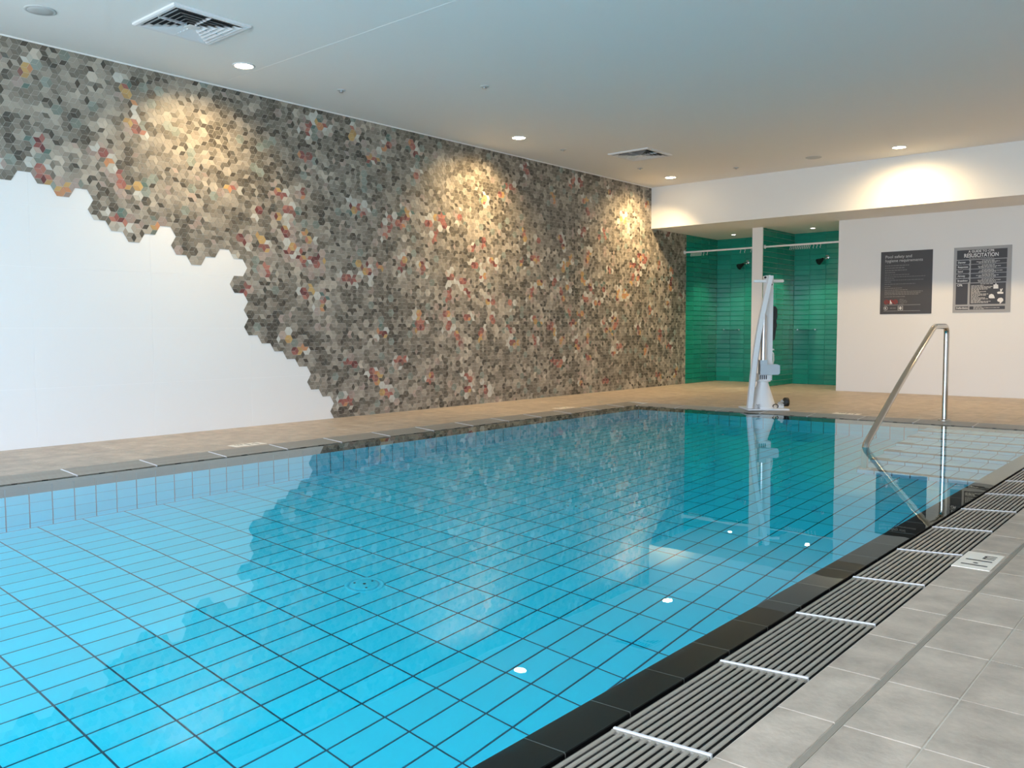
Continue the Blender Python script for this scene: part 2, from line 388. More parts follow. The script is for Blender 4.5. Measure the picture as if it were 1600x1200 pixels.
# ------------------------------------------------------------------ shower alcove: tiled walls
TW_, TH_ = .25, .0775
gmesh = tile_mesh('glazed_tile', M['green'], TH_ - .0025, TW_ - .0025, .008, .006)
def green_wall(name, mb, label, face, a0, a1, zr=(0, ZS)):
    """face: ('y', Y) wall facing -Y spanning X a0..a1 ; ('x', X, s) wall facing s*X spanning Y a0..a1"""
    o = struct(name, mb, M['green_joint'], label, 'wall')
    nr = int(math.ceil((zr[1]) / TH_)); L = a1 - a0; nc = int(math.ceil(L / TW_ - .05))
    part = {}
    for r in range(nr):
        z0 = r * TH_; z1 = min(z0 + TH_, ZS)
        if z1 - z0 < .02: continue
        for c in range(nc):
            u0 = c * TW_; u1 = min(u0 + TW_, L)
            if u1 - u0 < .02: continue
            key = (round(z1 - z0, 3), round(u1 - u0, 3))
            if key not in part: part[key] = tile_mesh('glazed_tile', M['green'], key[0] - .0025, key[1] - .0025, .008, .005)
            if face[0] == 'y': link('glazed_tile', part[key], o, (a0 + (u0 + u1) / 2, face[1], (z0 + z1) / 2), (R(-90), R(-90), 0) if False else (0, R(90), R(-90)))
            else: link('glazed_tile', part[key], o, (face[1], a0 + (u0 + u1) / 2, (z0 + z1) / 2), (0, R(90) * face[2], 0))
    return o
green_wall('wall_shower_back_left', MB().box(XL - .1, XP0 + .077, YG + .0065, YG + .2, -.02, ZS), 'green tiled back wall of the shower beside the mosaic', ('y', YG), XL, XP0)
green_wall('wall_shower_back_right', MB().box(XP0 + .077, XWP + .01, YG + .0065, YG + .2, -.02, ZS), 'green tiled back wall of the shower beside the sign wall', ('y', YG), XP1, XWP)
green_wall('wall_shower_side', MB().box(XL - .1, XL - .0015, YMOS, YG, -.02, ZS), 'green tiled side wall where the mosaic ends', ('x', XL + .005, 1), YMOS, YG)
pt = struct('wall_partition', MB().box(XP0, XP1 - .0065, YW + .02, YG + .0064, -.02, ZS).box(XP0 - .004, XP1 + .004, YW, YW + .02, -.02, ZS), M['white'], 'narrow partition between the two showers with white front edge', 'wall')
pk = {}
for r in range(31):
    for c in range(5):
        u0 = YW + .02 + c * TW_; u1 = min(u0 + TW_, YG); z0 = r * TH_; z1 = min(z0 + TH_, ZS)
        if z1 - z0 < .02 or u1 - u0 < .02: continue
        key = (round(z1 - z0, 3), round(u1 - u0, 3))
        if key not in pk: pk[key] = tile_mesh('glazed_tile', M['green'], key[0] - .0025, key[1] - .0025, .008, .005)
        link('glazed_tile', pk[key], pt, (XP1, (u0 + u1) / 2, (z0 + z1) / 2), (0, R(90), 0))

# ------------------------------------------------------------------ deck
DT = .305
dk = MB()
dk.box(XL - .1, GLX0 - .004, YREAR, YG + .1, -.12, -.0025).box(GRX1 + .004, XRW + .1, YREAR, YG + .1, -.12, -.0025).box(GLX0 - .004, GRX1 + .004, GFY1 + .004, YG + .1, -.12, -.0025).box(GLX0 - .004, GRX1 + .004, YREAR, PY0, -.12, -.0025)
fl = struct('floor', dk, M['deck_joint'], 'grey-beige tiled deck surrounding the swimming pool', 'floor')
dcache = {}; rest = MB(); ntile = 0; cand = []
def deck_area(x0, x1, y0, y1, xs, yoff, jx=.004, skip=None):
    ys = [y0] + [yoff + DT * k for k in range(-60, 90) if y0 + .01 < yoff + DT * k < y1 - .01] + [y1]
    for a, c in zip(xs[:-1], xs[1:]):
        for e, f in zip(ys[:-1], ys[1:]): cand.append((a + jx / 2, c - jx / 2, e + .002, f - .002))
def cuts(a, b, first): return [a] + [first + DT * k for k in range(-40, 60) if a + .02 < first + DT * k < b - .02] + [b]
STRIP = -.638
deck_area(GRX1 + .004, STRIP - .008, YREAR, YG, [GRX1 + .004, STRIP - .007], 0)
deck_area(STRIP + .008, XRW, YREAR, YG, cuts(STRIP + .007, XRW, -.470), 0)
deck_area(XL, GLX0 - .004, YREAR, YG, cuts(XL, GLX0 - .004, GLX0 - .01 - DT), .105)
deck_area(GLX0 - .004, GRX1 + .004, GFY1 + .004, YG, cuts(GLX0 - .004, GRX1 + .004, GLX0), .105)
deck_area(GLX0 - .004, GRX1 + .004, YREAR, PY0, cuts(GLX0 - .004, GRX1 + .004, GLX0), .105)
sc_ = []
for (a, c, e, f) in cand:
    px = pix((a + c) / 2, (e + f) / 2, 0); k = 99
    if px and -30 < px[0] < 1630 and 0 < px[1] < 1230: k = px[2]
    # keep clear of the depth marker set into the deck
    sc_.append((k, a, c, e, f))
sc_.sort(key=lambda r: r[0])
DM = (-.779, -.656, 3.348, 3.607)
for n, (k, a, c, e, f) in enumerate(sc_):
    if n < 300 and k < 90:
        key = (round(c - a, 3), round(f - e, 3))
        if key not in dcache: dcache[key] = tile_mesh('floor_tile', M['deck'], key[0], key[1], .012, .0015)
        link('floor_tile', dcache[key], fl, ((a + c) / 2, (e + f) / 2, 0))
    else: rest.box(a, c, e, f, -.012, 0)
tag(rest.build('floor_tile_field', M['deck'], fl), kind='stuff')
tag(MB().box(STRIP - .007, STRIP + .007, YREAR, YG, -.012, -.001).build('movement_joint', M['strip'], fl), 'dark brown movement joint in the deck')

# ------------------------------------------------------------------ pool shell
TX, TY = .1242, .2505
ps = MB()
ps.quad((PX0 - .0, PY0, ZF - .004), (PX1, PY0, ZF - .004), (PX1, PY1, ZF - .004), (PX0, PY1, ZF - .004))
pf = struct('floor_pool', ps, M['pool_grout'], 'blue tiled swimming pool floor with dark joints', 'pool floor')
fcand = []
xs = [PX0] + [-2.983 - .12 + TX * k for k in range(-30, 40) if PX0 + .01 < -2.983 - .12 + TX * k < PX1 - .01] + [PX1]
ys = [PY0] + [1.176 + TY * k for k in range(-20, 40) if PY0 + .01 < 1.176 + TY * k < PY1 - .01] + [PY1]
for a, c in zip(xs[:-1], xs[1:]):
    for e, f in zip(ys[:-1], ys[1:]):
        px = pix((a + c) / 2, (e + f) / 2, ZF * .72); k = px[2] if px and -20 < px[0] < 1620 and 0 < px[1] < 1260 else 99
        fcand.append((k, a, c, e, f))
fcand.sort(key=lambda r: r[0]); prest = MB(); pc = {}
JW = .0045
for n, (k, a, c, e, f) in enumerate(fcand):
    if n < 300 and k < 90:
        key = (round(c - a - 2 * JW, 3), round(f - e - 2 * JW, 3))
        if key not in pc: pc[key] = tile_mesh('pool_tile', M['pool_tile'], key[0], key[1], .004, .001)
        link('pool_tile', pc[key], pf, ((a + c) / 2, (e + f) / 2, ZF))
    else: prest.box(a + JW, c - JW, e + JW, f - JW, ZF - .004, ZF)
tag(prest.build('pool_tile_field', M['pool_tile'], pf), kind='stuff')
ZB = -.278            # foot of the black tile row
rows = [(ZB, -.030, 'k')] + [(max(ZF, ZB - .2505 * (i + 1)), ZB - .2505 * i, 'b') for i in range(4)]
def pool_wall(name, label, mb, axis, pos, a0, a1, first, sgn):
    o = struct(name, mb, M['pool_grout'], label, 'pool wall'); ca = {}
    us = [a0] + [first + TX * k for k in range(-60, 90) if a0 + .01 < first + TX * k < a1 - .01] + [a1]
    for z0, z1, kind in rows:
        for e, f in zip(us[:-1], us[1:]):
            key = (round(z1 - z0 - .009, 3), round(f - e - .007, 3), kind)
            if key[0] < .02 or key[1] < .01: continue
            mt = M['black_tile'] if kind == 'k' else M['pool_tile']; nm = 'black_wall_tile' if kind == 'k' else 'wall_tile'
            if key not in ca: ca[key] = tile_mesh(nm, mt, key[0], key[1], .004, .001)
            c = ((pos, (e + f) / 2, (z0 + z1) / 2), (0, R(90) * sgn, 0)) if axis == 'x' else (((e + f) / 2, pos, (z0 + z1) / 2), (0, R(90), R(-90)))
            link(nm, ca[key], o, *c)
pool_wall('wall_pool_left', 'blue tiled pool wall under the mosaic, black tiles at the waterline', MB().box(PX0 - .1, PX0 - .004, 1.0, PY1 + .1, ZF - .1, -.034), 'x', PX0, 1.0, PY1, 2.263 - TX * 20, 1)
pool_wall('wall_pool_far', 'blue tiled pool wall below the pool lift and steps', MB().box(PX0 - .1, PX1 + .1, PY1 + .004, PY1 + .1, ZF - .1, -.034), 'y', PY1, PX0, PX1, PX0, 1)
struct('wall_pool_right', MB().box(PX1, PX1 + .08, PY0, PY1, ZF - .1, -.034), M['pool_tile'], 'blue pool wall under the near black coping', 'pool wall')
struct('wall_pool_near', MB().box(PX0 - .1, PX1 + .1, PY0 - .1, PY0, ZF - .1, -.034).box(PX0 - .1, PX0, PY0, 1.0, ZF - .1, -.034), M['pool_tile'], 'blue pool wall at the near end of the pool', 'pool wall')

# black coping, tile by tile
def coping(name, label, axis, p_in, p_out, a0, a1, first):
    zi, zo = -.0300, -.0225      # just under the brimming water
    z_ = lambda t: zi + (zo - zi) * t
    if axis == 'x': mbase = MB().add([(p_in, a0, zi - .002), (p_out, a0, zo - .002), (p_out, a1, zo - .002), (p_in, a1, zi - .002), (p_out, a0, -.10), (p_out, a1, -.10)], [(0, 1, 2, 3), (1, 4, 5, 2)])
    else: mbase = MB().add([(a0, p_in, zi - .002), (a0, p_out, zo - .002), (a1, p_out, zo - .002), (a1, p_in, zi - .002), (a0, p_out, -.10), (a1, p_out, -.10)], [(0, 1, 2, 3), (1, 4, 5, 2)])
    o = struct(name, mbase, M['black_grout'], label, 'coping'); ca = {}
    us = [a0] + [first + .2475 * k for k in range(-40, 60) if a0 + .02 < first + .2475 * k < a1 - .02] + [a1]
    wd = abs(p_out - p_in); tilt = math.atan2(zo - zi, wd)
    for e, f in zip(us[:-1], us[1:]):
        L = round(f - e - .003, 3)
        if L not in ca: ca[L] = tile_mesh('coping_tile', M['black_tile'], wd, L, .012, .002)
        if axis == 'x': link('coping_tile', ca[L], o, ((p_in + p_out) / 2, (e + f) / 2, (zi + zo) / 2), (0, -tilt * (1 if p_out > p_in else -1), 0))
        else: link('coping_tile', ca[L], o, ((e + f) / 2, (p_in + p_out) / 2, (zi + zo) / 2), (tilt, 0, R(90)) if False else (0, -tilt, R(90)))
    return o
coping('trim_3', 'black tiled coping along the near right edge of the pool', 'x', PX1, PX1 + CO, PY0, PY1 + CO, 1.384)
coping('trim_4', 'wet black tiled coping along the mosaic side of the pool', 'x', PX0, PX0 - .1235, PY0, PY1 + CO, 1.384)
coping('trim_5', 'wet black tiled coping along the far end of the pool', 'y', PY1, PY1 + CO, PX0, PX1, PX0)
tr = MB().box(GLX0 - .004, GLX1 + .02, PY0, GFY1 + .004, -.10, -.07).box(GRX0 - .03, GRX1 + .004, PY0, GFY1 + .004, -.10, -.07).box(GLX1, GRX0, GFY0 - .02, GFY1 + .004, -.10, -.07)
struct('trim_6', tr, M['trough'], 'dark drainage channel under the grates', 'channel')

# ------------------------------------------------------------------ drain grates
ORD = ['first', 'second', 'third', 'fourth', 'fifth', 'sixth', 'seventh', 'eighth', 'ninth', 'tenth', 'eleventh', 'twelfth', 'thirteenth', 'fourteenth', 'fifteenth', 'sixteenth', 'seventeenth', 'eighteenth', 'nineteenth', 'twentieth']
GL, GW, NS = .501, .238, 12
def make_grate():
    o = empty('drain_grate')
    pitch = GW / NS; sw = pitch * .58
    sm_ = MB()
    hw = sw / 2
    sm_.add([(-hw, .010, -.0035), (hw, .010, -.0035), (hw, .010, -.002), (hw - .002, .010, 0), (-hw + .002, .010, 0), (-hw, .010, -.002)] + [(x, GL - .006, z) for x, z in [(-hw, -.0035), (hw, -.0035), (hw, -.002), (hw - .002, 0), (-hw + .002, 0), (-hw, -.002)]],
            [(0, 1, 2, 3, 4, 5), (11, 10, 9, 8, 7, 6)] + [(i, i + 6, (i + 1) % 6 + 6, (i + 1) % 6) for i in range(6)])
    me = sm_.mesh('slat', M['grate'])
    for i in range(NS): link('slat', me, o, (pitch * (i + .5), 0, 0))
    e = MB().box(.002, GW - .002, 0.002, .009, -.010, .001)
    e.build('end_bar', M['grate_end'], o)
    MB().box(.002, GW - .002, GL - .006, GL - .001, -.010, -.001).build('end_strip', M['grate'], o)
    rb = MB().box(.002, GW - .002, -.004, .004, -.020, -.004).mesh('cross_rib', M['trough'])  # ribs take the channel's black, so shade between slats is put into their colour
    for k in (1, 2): link('cross_rib', rb, o, (0, GL * k / 3, 0))
    return o
G0 = make_grate(); first_used = [False]
def place_grate(loc, rz, tilt, label, group):
    o = G0 if not first_used[0] else copy_tree(G0); first_used[0] = True
    o.location = loc; o.rotation_mode = 'XYZ'; o.rotation_euler = (0, tilt, rz)
    tag(o, label, 'grate', group); return o
tl = math.atan2(.0147, GW)
k = 0
y = 1.526 - GL * 2
while y + GL < GFY1 + .02:       # right row: low side toward the pool, outer side level with the deck
    place_grate((GRX0, y, -.0147), 0, -tl, 'slatted grey drain grate on the near right edge, %s from the near end' % ORD[k], 'grates along the right edge of the pool'); y += GL; k += 1
k = 0; y = 1.526 - GL + .18
while y + GL < GFY1 + .3 and k < 16:
    place_grate((GLX0, y, 0), 0, tl, 'slatted drain grate below the mosaic wall, %s from the left end' % ORD[k], 'grates along the mosaic side of the pool'); y += GL; k += 1
k = 0; x = GLX1 + .01
while x + GL < GRX0 + .1:
    place_grate((x, GFY1, 0), R(-90), tl, 'slatted drain grate at the far end of the pool, %s from the mosaic' % ORD[k], 'grates along the far end of the pool'); x += GL; k += 1

# ------------------------------------------------------------------ steps in the pool
st = empty('pool_steps', (0, 0, ZF)); tag(st, 'submerged tiled steps with dark nosings in the far right corner of the pool', 'steps')
SX0, SX1, SN, SY, TD = -2.165, PX1 - .001, 6, 6.48, .3075
RS = (ZW - ZF) / (SN + 1) + .0005
tcache = {}
for i in range(SN):
    z1 = RS * (i + 1); y0 = SY + TD * i; y1 = PY1 - .005
    s_ = MB().box(SX0, SX1, y0 + .004, y0 + TD + .004 if i < SN - 1 else y1, 0 if i == 0 else z1 - RS - .0, z1 - .004)
    if i < SN - 1: s_ = MB().box(SX0, SX1, y0 + .004, y1, z1 - RS, z1 - .004)
    so = s_.build('step', M['pool_grout'], st)
    MB().box(SX0 - .002, SX1, y0, y0 + .045, z1 - .026, z1 + .001).box(SX0 - .002, SX0 + .12, y0 + .028, y0 + .095, z1 - .004, z1 + .001).build('nosing', M['nosing'], so)
    xs = [SX0] + [SX0 + TX * k for k in range(1, 12) if SX0 + TX * k < SX1 - .02] + [SX1]
    for a, c in zip(xs[:-1], xs[1:]):
        for nm, kk in (('tread_tile', 0), ('riser_tile', 1)):
            if kk == 0:
                key = (0, round(c - a - .006, 3))
                if key not in tcache: tcache[key] = tile_mesh(nm, M['step_tile'], key[1], TD - .034, .004, .001)
                link(nm, tcache[key], so, ((a + c) / 2, y0 + .030 + (TD - .034) / 2, z1))
            else:
                key = (1, round(c - a - .006, 3))
                if key not in tcache: tcache[key] = tile_mesh(nm, M['step_tile'], RS - .028, key[1], .004, .001)
                link(nm, tcache[key], so, ((a + c) / 2, y0, z1 - .023 - (RS - .028) / 2), (0, R(90), R(-90)))

# ------------------------------------------------------------------ pool floor drains
def drain(x, y, label):
    o = empty('floor_drain', (x, y, ZF)); tag(o, label, 'drain', 'round drains in the pool floor')
    MB().lathe([(.095, -.002), (.095, .004), (.090, .006), (.076, .006), (.076, .001), (.0705, .0008)], n=36).build('rim', M['pool_tile'], o)
    MB().lathe([(.070, .001), (.070, .010), (.060, .014), (.0, .015)], n=36).build('cover', M['pool_tile'], o)
    for i in range(3):
        a = R(90 + 120 * i); MB().lathe([(.006, .008), (.006, .0165), (0, .0165)], (.05 * math.cos(a), .05 * math.sin(a), 0), 10).build('screw', M['nosing'], o)
    MB().lathe([(.008, .012), (.008, .017), (0, .017)], n=12).build('centre_screw', M['nosing'], o)
drain(-3.16, 2.61, 'round drain cover in the pool floor, nearest to the camera')
drain(-3.20, 4.37, 'round drain cover in the middle of the pool floor')
drain(-3.22, 6.13, 'round drain cover in the pool floor, farthest from the camera')

# ------------------------------------------------------------------ water
wt = MB().quad((PX0 - .126, PY0, ZW), (PX1 + CO + .002, PY0, ZW), (PX1 + CO + .002, PY1 + CO + .002, ZW), (PX0 - .126, PY1 + CO + .002, ZW)).build('pool_water', M['water'])
tag(wt, 'still clear water filling the swimming pool', 'water', kind='stuff')
# ------------------------------------------------------------------ ceiling fittings
def downlight(x, y, z, r, label, group, watts, col, lens, size, blend=.6, tilt=(0, 0)):
    o = empty('downlight', (x, y, z)); tag(o, label, 'light', group)
    MB().lathe([(r, 0), (r, -.004), (r * .86, -.008), (r * .80, -.004), (r * .78, -.002)], n=36).build('trim_ring', M['vent'], o)
    MB().lathe([(r * .79, -.0035), (r * .5, -.006), (0, -.007)], n=32).build('lens', lens, o)
    ld = bpy.data.lights.new('downlight_beam', 'SPOT'); ld.energy = watts; ld.color = col; ld.spot_size = R(size); ld.spot_blend = blend; ld.shadow_soft_size = r * .6
    lo = bpy.data.objects.new('downlight_beam', ld); COL.objects.link(lo); lo.parent = o; lo.location = (0, 0, -.02); lo.rotation_euler = (R(tilt[0]), R(tilt[1]), 0)
WARM = (1.0, .70, .35)
downlight(-6.13, 3.915, H, .088, 'glowing downlight nearest the camera beside the large air vent', 'warm downlights in the main ceiling', LAMP_W * .55, WARM, M['lamp'], 124, 1.0, (0, 24))
downlight(-6.125, 7.303, H, .088, 'glowing downlight midway along the mosaic wall', 'warm downlights in the main ceiling', LAMP_W, WARM, M['lamp'], 124, 1.0, (0, 24))
downlight(-6.12, 10.55, H, .088, 'glowing downlight in the corner by mosaic and bulkhead', 'warm downlights in the main ceiling', LAMP_W, WARM, M['lamp'], 124, 1.0, (0, 24))
downlight(-3.137, 10.585, H, .088, 'glowing downlight before the bulkhead above the sign wall', 'warm downlights in the main ceiling', LAMP_W * .7, WARM, M['lamp'], 165, 1.0, (6, 0))
downlight(-.15, 10.585, H, .088, 'downlight before the bulkhead, beyond the right edge of the photo', 'warm downlights in the main ceiling', LAMP_W * .7, WARM, M['lamp'], 165, 1.0, (6, 0))
downlight(-6.20, 12.65, ZS, .045, 'small bright downlight over the shower beside the mosaic', 'small shower downlights', 38, (1, .86, .50), M['lamp_cool'], 84)
downlight(-4.93, 12.63, ZS, .045, 'small bright downlight over the shower beside the sign wall', 'small shower downlights', 38, (1, .86, .50), M['lamp_cool'], 84)

def air_vent(x0, x1, y0, y1, label):
    cx, cy_ = (x0 + x1) / 2, (y0 + y1) / 2; hs = (x1 - x0) / 2
    o = empty('air_vent', (cx, cy_, H)); tag(o, label, 'vent', 'square air vents in the ceiling')
    def ring(ro, ri, zo, zi, th=.0025):
        mb = MB(); q = [(-1, -1), (1, -1), (1, 1), (-1, 1)]
        for off in (0, 1):
            vs = [(a * ro, c * ro, zo + off * th) for a, c in q] + [(a * ri, c * ri, zi + off * th) for a, c in q]
            mb.add(vs, [(i, (i + 1) % 4, 4 + (i + 1) % 4, 4 + i) for i in range(4)])
        return mb
    fr = MB(); q = [(-1, -1), (1, -1), (1, 1), (-1, 1)]
    prof = [(hs, 0), (hs, -.012), (hs - .012, -.018), (hs - .035, -.016), (hs - .042, -.001)]
    vs = [(a * r, c * r, z) for r, z in prof for a, c in q]
    fr.add(vs, [(j * 4 + i, j * 4 + (i + 1) % 4, j * 4 + 4 + (i + 1) % 4, j * 4 + 4 + i) for j in range(len(prof) - 1) for i in range(4)])
    fr.build('frame', M['vent'], o)
    MB().box(-hs + .03, hs - .03, -hs + .03, hs - .03, -.0020, -.0005).build('duct', M['vent_dark'], o)
    n = 6; step = (hs - .045) / n
    for i in range(n):
        ro = hs - .045 - i * step
        ring(ro, ro - step * .92, -.024 if i else -.020, -.003).build('louvre', M['vent'], o) if i < n - 1 else MB().box(-ro, ro, -ro, ro, -.022, -.018).build('centre_plate', M['vent'], o)
    for sx_, sy_ in ((1, 0), (-1, 0), (0, 1), (0, -1)):
        m_ = MB()
        if sx_: m_.box(sx_ * .04, sx_ * (hs - .04), -.004, .004, -.020, -.004)
        else: m_.box(-.004, .004, sy_ * .04, sy_ * (hs - .04), -.020, -.004)
        m_.build('rib', M['vent'], o)
air_vent(-5.865, -5.30, 2.885, 3.455, 'large square louvred air vent at the upper left')
air_vent(-5.88, -5.325, 8.66, 9.22, 'smaller looking louvred air vent near the far corner')
for (x, y, lb) in ((-6.088, 2.385, 'round grey ceiling speaker in the top left corner'), (-4.11, 10.51, 'round grey ceiling speaker near the bulkhead')):
    o = empty('ceiling_speaker', (x, y, H)); tag(o, lb, 'speaker', 'round ceiling speakers')
    MB().lathe([(.095, 0), (.095, -.004), (.085, -.007), (.080, -.006)], n=36).build('rim', M['speaker'], o)
    MB().lathe([(.081, -.002), (.078, -.006), (.04, -.009), (0, -.010)], n=36).build('grille', M['speaker'], o)
for (x, y, lb) in ((-6.104, 4.86, 'small round sprinkler cap between the first two downlights'), (-5.08, 5.597, 'small round sprinkler cap in the middle of the ceiling'), (-5.123, 10.495, 'small dark sprinkler cap near the bulkhead'), (-6.14, 8.125, 'small flat sprinkler cap just beyond the middle downlight'), (-6.085, 9.705, 'small flat sprinkler cap between far vent and mosaic')):
    o = empty('sprinkler', (x, y, H)); tag(o, lb, 'sprinkler', 'small sprinkler caps')
    MB().lathe([(.038, 0), (.038, -.003), (.03, -.006), (0, -.006)], n=24).build('plate', M['speaker'], o)
    MB().lathe([(.012, -.005), (.012, -.016), (.018, -.018), (.018, -.021), (0, -.021)], n=16).build('nozzle', M['alu'], o)

# ------------------------------------------------------------------ shower fittings
def rod(x0, x1, y, z, hooks, label, hx):
    o = empty('curtain_rod', (x0, y, z)); tag(o, label, 'curtain rod', 'white shower curtain rods')
    MB().tube([(0, 0, 0), (x1 - x0, 0, 0)], .0135, 14).build('rail', M['lift_white'], o)
    for xx in (0.0, x1 - x0): MB().tube([(xx - .0 if xx == 0 else xx - .012, 0, 0), (xx + .012 if xx == 0 else xx, 0, 0)], .030, 18).build('end_flange', M['lift_white'], o)
    hb = MB().tube([(0, 0, -.014), (.006, 0, -.028), (0, 0, -.042), (-.006, 0, -.055), (0, 0, -.066)], .0032, 6).tube([(0, -.0135, 0), (0, 0, -.0155), (0, .0135, 0)], .003, 6).mesh('curtain_hook', M['lift_white'])
    for h_ in hx: link('curtain_hook', hb, o, (h_ - x0, 0, 0))
RY = YW + .07
rod(XL + .006, XP0 - .004, RY, 2.073, 0, 'white curtain rod across the shower beside the mosaic', [-6.66 + .022 * i for i in range(9)] + [-6.44, -6.38, -5.83, -5.76, -5.66, -5.63])
rod(XP1 + .004, XWP, RY, 2.073, 0, 'white curtain rod across the shower beside the sign wall', [-5.06 + .026 * i for i in range(12)] + [-4.72, -4.67, -4.62])
def shower(xh, z, label, lab2, xs0, xs1):
    o = empty('wall_shower', (xh, YG, z)); tag(o, label, 'shower', 'wall showers')
    MB().tube([(0, -.001, 0), (0, -.014, 0)], .032, 20).build('wall_plate', M['chrome'], o)
    MB().tube([(0, -.01, 0), (-.01, -.06, -.005), (-.03, -.10, -.03)], .013, 12).build('arm', M['chrome'], o)
    MB().tube([(-.028, -.096, -.028), (-.05, -.125, -.055), (-.075, -.155, -.075), (-.083, -.165, -.083)], [.016, .03, .048, .050], 20).build('rose', M['black'], o)
    s_ = empty('shower_shelf', ((xs0 + xs1) / 2, YG, .862)); tag(s_, lab2, 'shelf', 'slim shower shelves')
    hw = (xs1 - xs0) / 2
    MB().box(-hw, hw, -.15, -.004, -.003, .003).build('shelf_plate', M['green'], s_)
    for a in (-hw + .02, hw - .02):
        MB().tube([(a, -.001, -.004), (a, -.02, -.004)], .012, 12).tube([(a, -.018, -.007), (a, -.145, -.007)], .004, 8).build('bracket', M['chrome'], s_)
shower(-6.235, 1.955, 'dark tilted shower head on the green wall beside the mosaic', 'slim shelf on the green wall of the shower beside the mosaic', -6.656, -6.347)
shower(-4.93, 1.965, 'dark tilted shower head on the green wall beside the sign wall', 'slim shelf on the green wall of the shower beside the sign wall', -5.40, -5.08)

# ------------------------------------------------------------------ handrail into the pool
hr = empty('handrail', (-2.12, 8.70, 0)); tag(hr, 'bent polished steel handrail leading down into the pool steps', 'handrail')
def arc(p0, c, p1, n=7):
    p0, c, p1 = Vector(p0), Vector(c), Vector(p1)
    return [p0 * (1 - t) ** 2 + c * 2 * t * (1 - t) + p1 * t * t for t in [i / n for i in range(n + 1)]]
ZT = .878
path = [Vector((0, 0.015, 0))] + [Vector((0, .015, .4))] + arc((0, .012, ZT - .075), (0, .012, ZT), (0, -.07, ZT)) + [Vector((0, -.20, ZT))] + arc((0, -.335, ZT), (0, -.41, ZT), (0, -.48, ZT - .035))
path += [Vector((0, -1.4, .40)), Vector((0, -2.10, .035))] + arc((0, -2.135, .018), (0, -2.182, -.006), (0, -2.185, -.06)) + [Vector((0, -2.185, -.5)), Vector((0, -2.185, ZF + RS + .002))]
MB().tube(path, .0245, 20).build('rail', M['steel'], hr)
MB().lathe([(.055, 0), (.055, .006), (.045, .012), (.026, .014)], (0, .015, 0), 28).build('deck_flange', M['steel'], hr)
MB().lathe([(.06, 0), (.06, .006), (.05, .012), (.026, .014)], (0, -2.185, ZF + RS), 28).build('step_flange', M['steel'], hr)
for a in range(4): MB().lathe([(.009, .006), (.009, .014), (0, .016)], (.043 * math.cos(R(45 + 90 * a)), -2.185 + .043 * math.sin(R(45 + 90 * a)), ZF + RS + .004), 10).build('bolt', M['chrome'], hr)

# ------------------------------------------------------------------ pool lift (local x = across, y = away from the pool corner view)
lf = empty('pool_lift', (-3.90, 8.80, 0), YAW); tag(lf, 'white pool hoist with curved arm and cone base at the far edge', 'pool lift')
K = 1 / 144.5
def P(px, py, d=0.0): return Vector(((px - 1190) * K, d, (640 - py) * K))
MB().box(-.255, .185, -.18, .20, .001, .016).build('base_plate', M['lift_white'], lf)
MB().lathe([(.148, .016), (.148, .030), (.135, .040), (.060, .275), (.058, .30)], (-.05, 0, 0), 40).build('cone', M['lift_white'], lf)
MB().lathe([(.058, .295), (.075, .297), (.075, .312), (.058, .315)], (-.045, 0, 0), 32).build('collar', M['lift_white'], lf)
nk = MB().box(-.105, .022, -.055, .055, .312, .385).build('neck_block', M['lift_white'], lf)
for i in range(4): MB().box(-.098 + i * .021, -.088 + i * .021, -.0575, -.05, .325, .368).build('slot', M['black'], nk)
mast = MB().box(-.038, .045, -.015, .085, .312, 1.43).build('mast', M['lift_white'], lf)
MB().box(-.105, -.028, -.085, -.01, .375, .53).build('actuator_collar', M['lift_grey'], lf)
ab = MB().prism([(-.105, .375), (.085, .375), (.102, .39), (.102, .47), (.08, .485), (-.105, .485)], lambda u, v, d: (u, d, v), -.10, -.012).build('actuator_housing', M['lift_grey'], lf)
MB().tube([(-.062, -.05, .52), (-.062, -.05, 1.005)], .030, 22).build('actuator_tube', M['alu'], lf)
MB().tube([(-.060, -.05, 1.0), (-.040, -.05, 1.20)], .012, 14).build('actuator_rod', M['chrome'], lf)
MB().box(-.06, -.02, -.07, -.012, 1.17, 1.215).build('rod_clevis', M['lift_grey'], lf)
# curved arm: a flat channel bar bowing forward and down
ap = [(1190, 434), (1187, 446), (1181.5, 470), (1176, 495), (1170.5, 525), (1165.5, 560), (1161.5, 595), (1158.5, 625), (1157, 641)]
arm = MB(); lip = MB()
vs = []; n = len(ap)
for i, (a, c) in enumerate(ap):
    q = P(a, c); dpt = -.03 - .075 * (i / (n - 1)); hw = .0225 + .0035 * (i / (n - 1))
    t = (P(*ap[min(i + 1, n - 1)]) - P(*ap[max(i - 1, 0)])).normalized(); nn = Vector((-t.z, 0, t.x))
    if nn.x < 0: nn = -nn
    for s1, s2 in ((-1, -1), (1, -1), (1, 1), (-1, 1)):
        v = q + nn * hw * s1; vs.append((v.x, dpt - .03 + .028 * s2, max(v.z, .02)))
fs = [(i * 4 + k, i * 4 + (k + 1) % 4, i * 4 + 4 + (k + 1) % 4, i * 4 + 4 + k) for i in range(n - 1) for k in range(4)] + [(3, 2, 1, 0), (n * 4 - 4, n * 4 - 3, n * 4 - 2, n * 4 - 1)]
arm.add(vs, fs).build('arm', M['lift_white'], lf)
vs2 = []
for i, (a, c) in enumerate(ap[3:]):
    q = P(a, c); f = i / (len(ap) - 4)
    for s1, s2 in ((.024, -1), (.052 - .008 * f, -1), (.052 - .008 * f, 1), (.024, 1)): vs2.append((q.x + s1, -.04 - .06 * f + .008 * s2, max(q.z, .03)))
n2 = len(ap) - 3
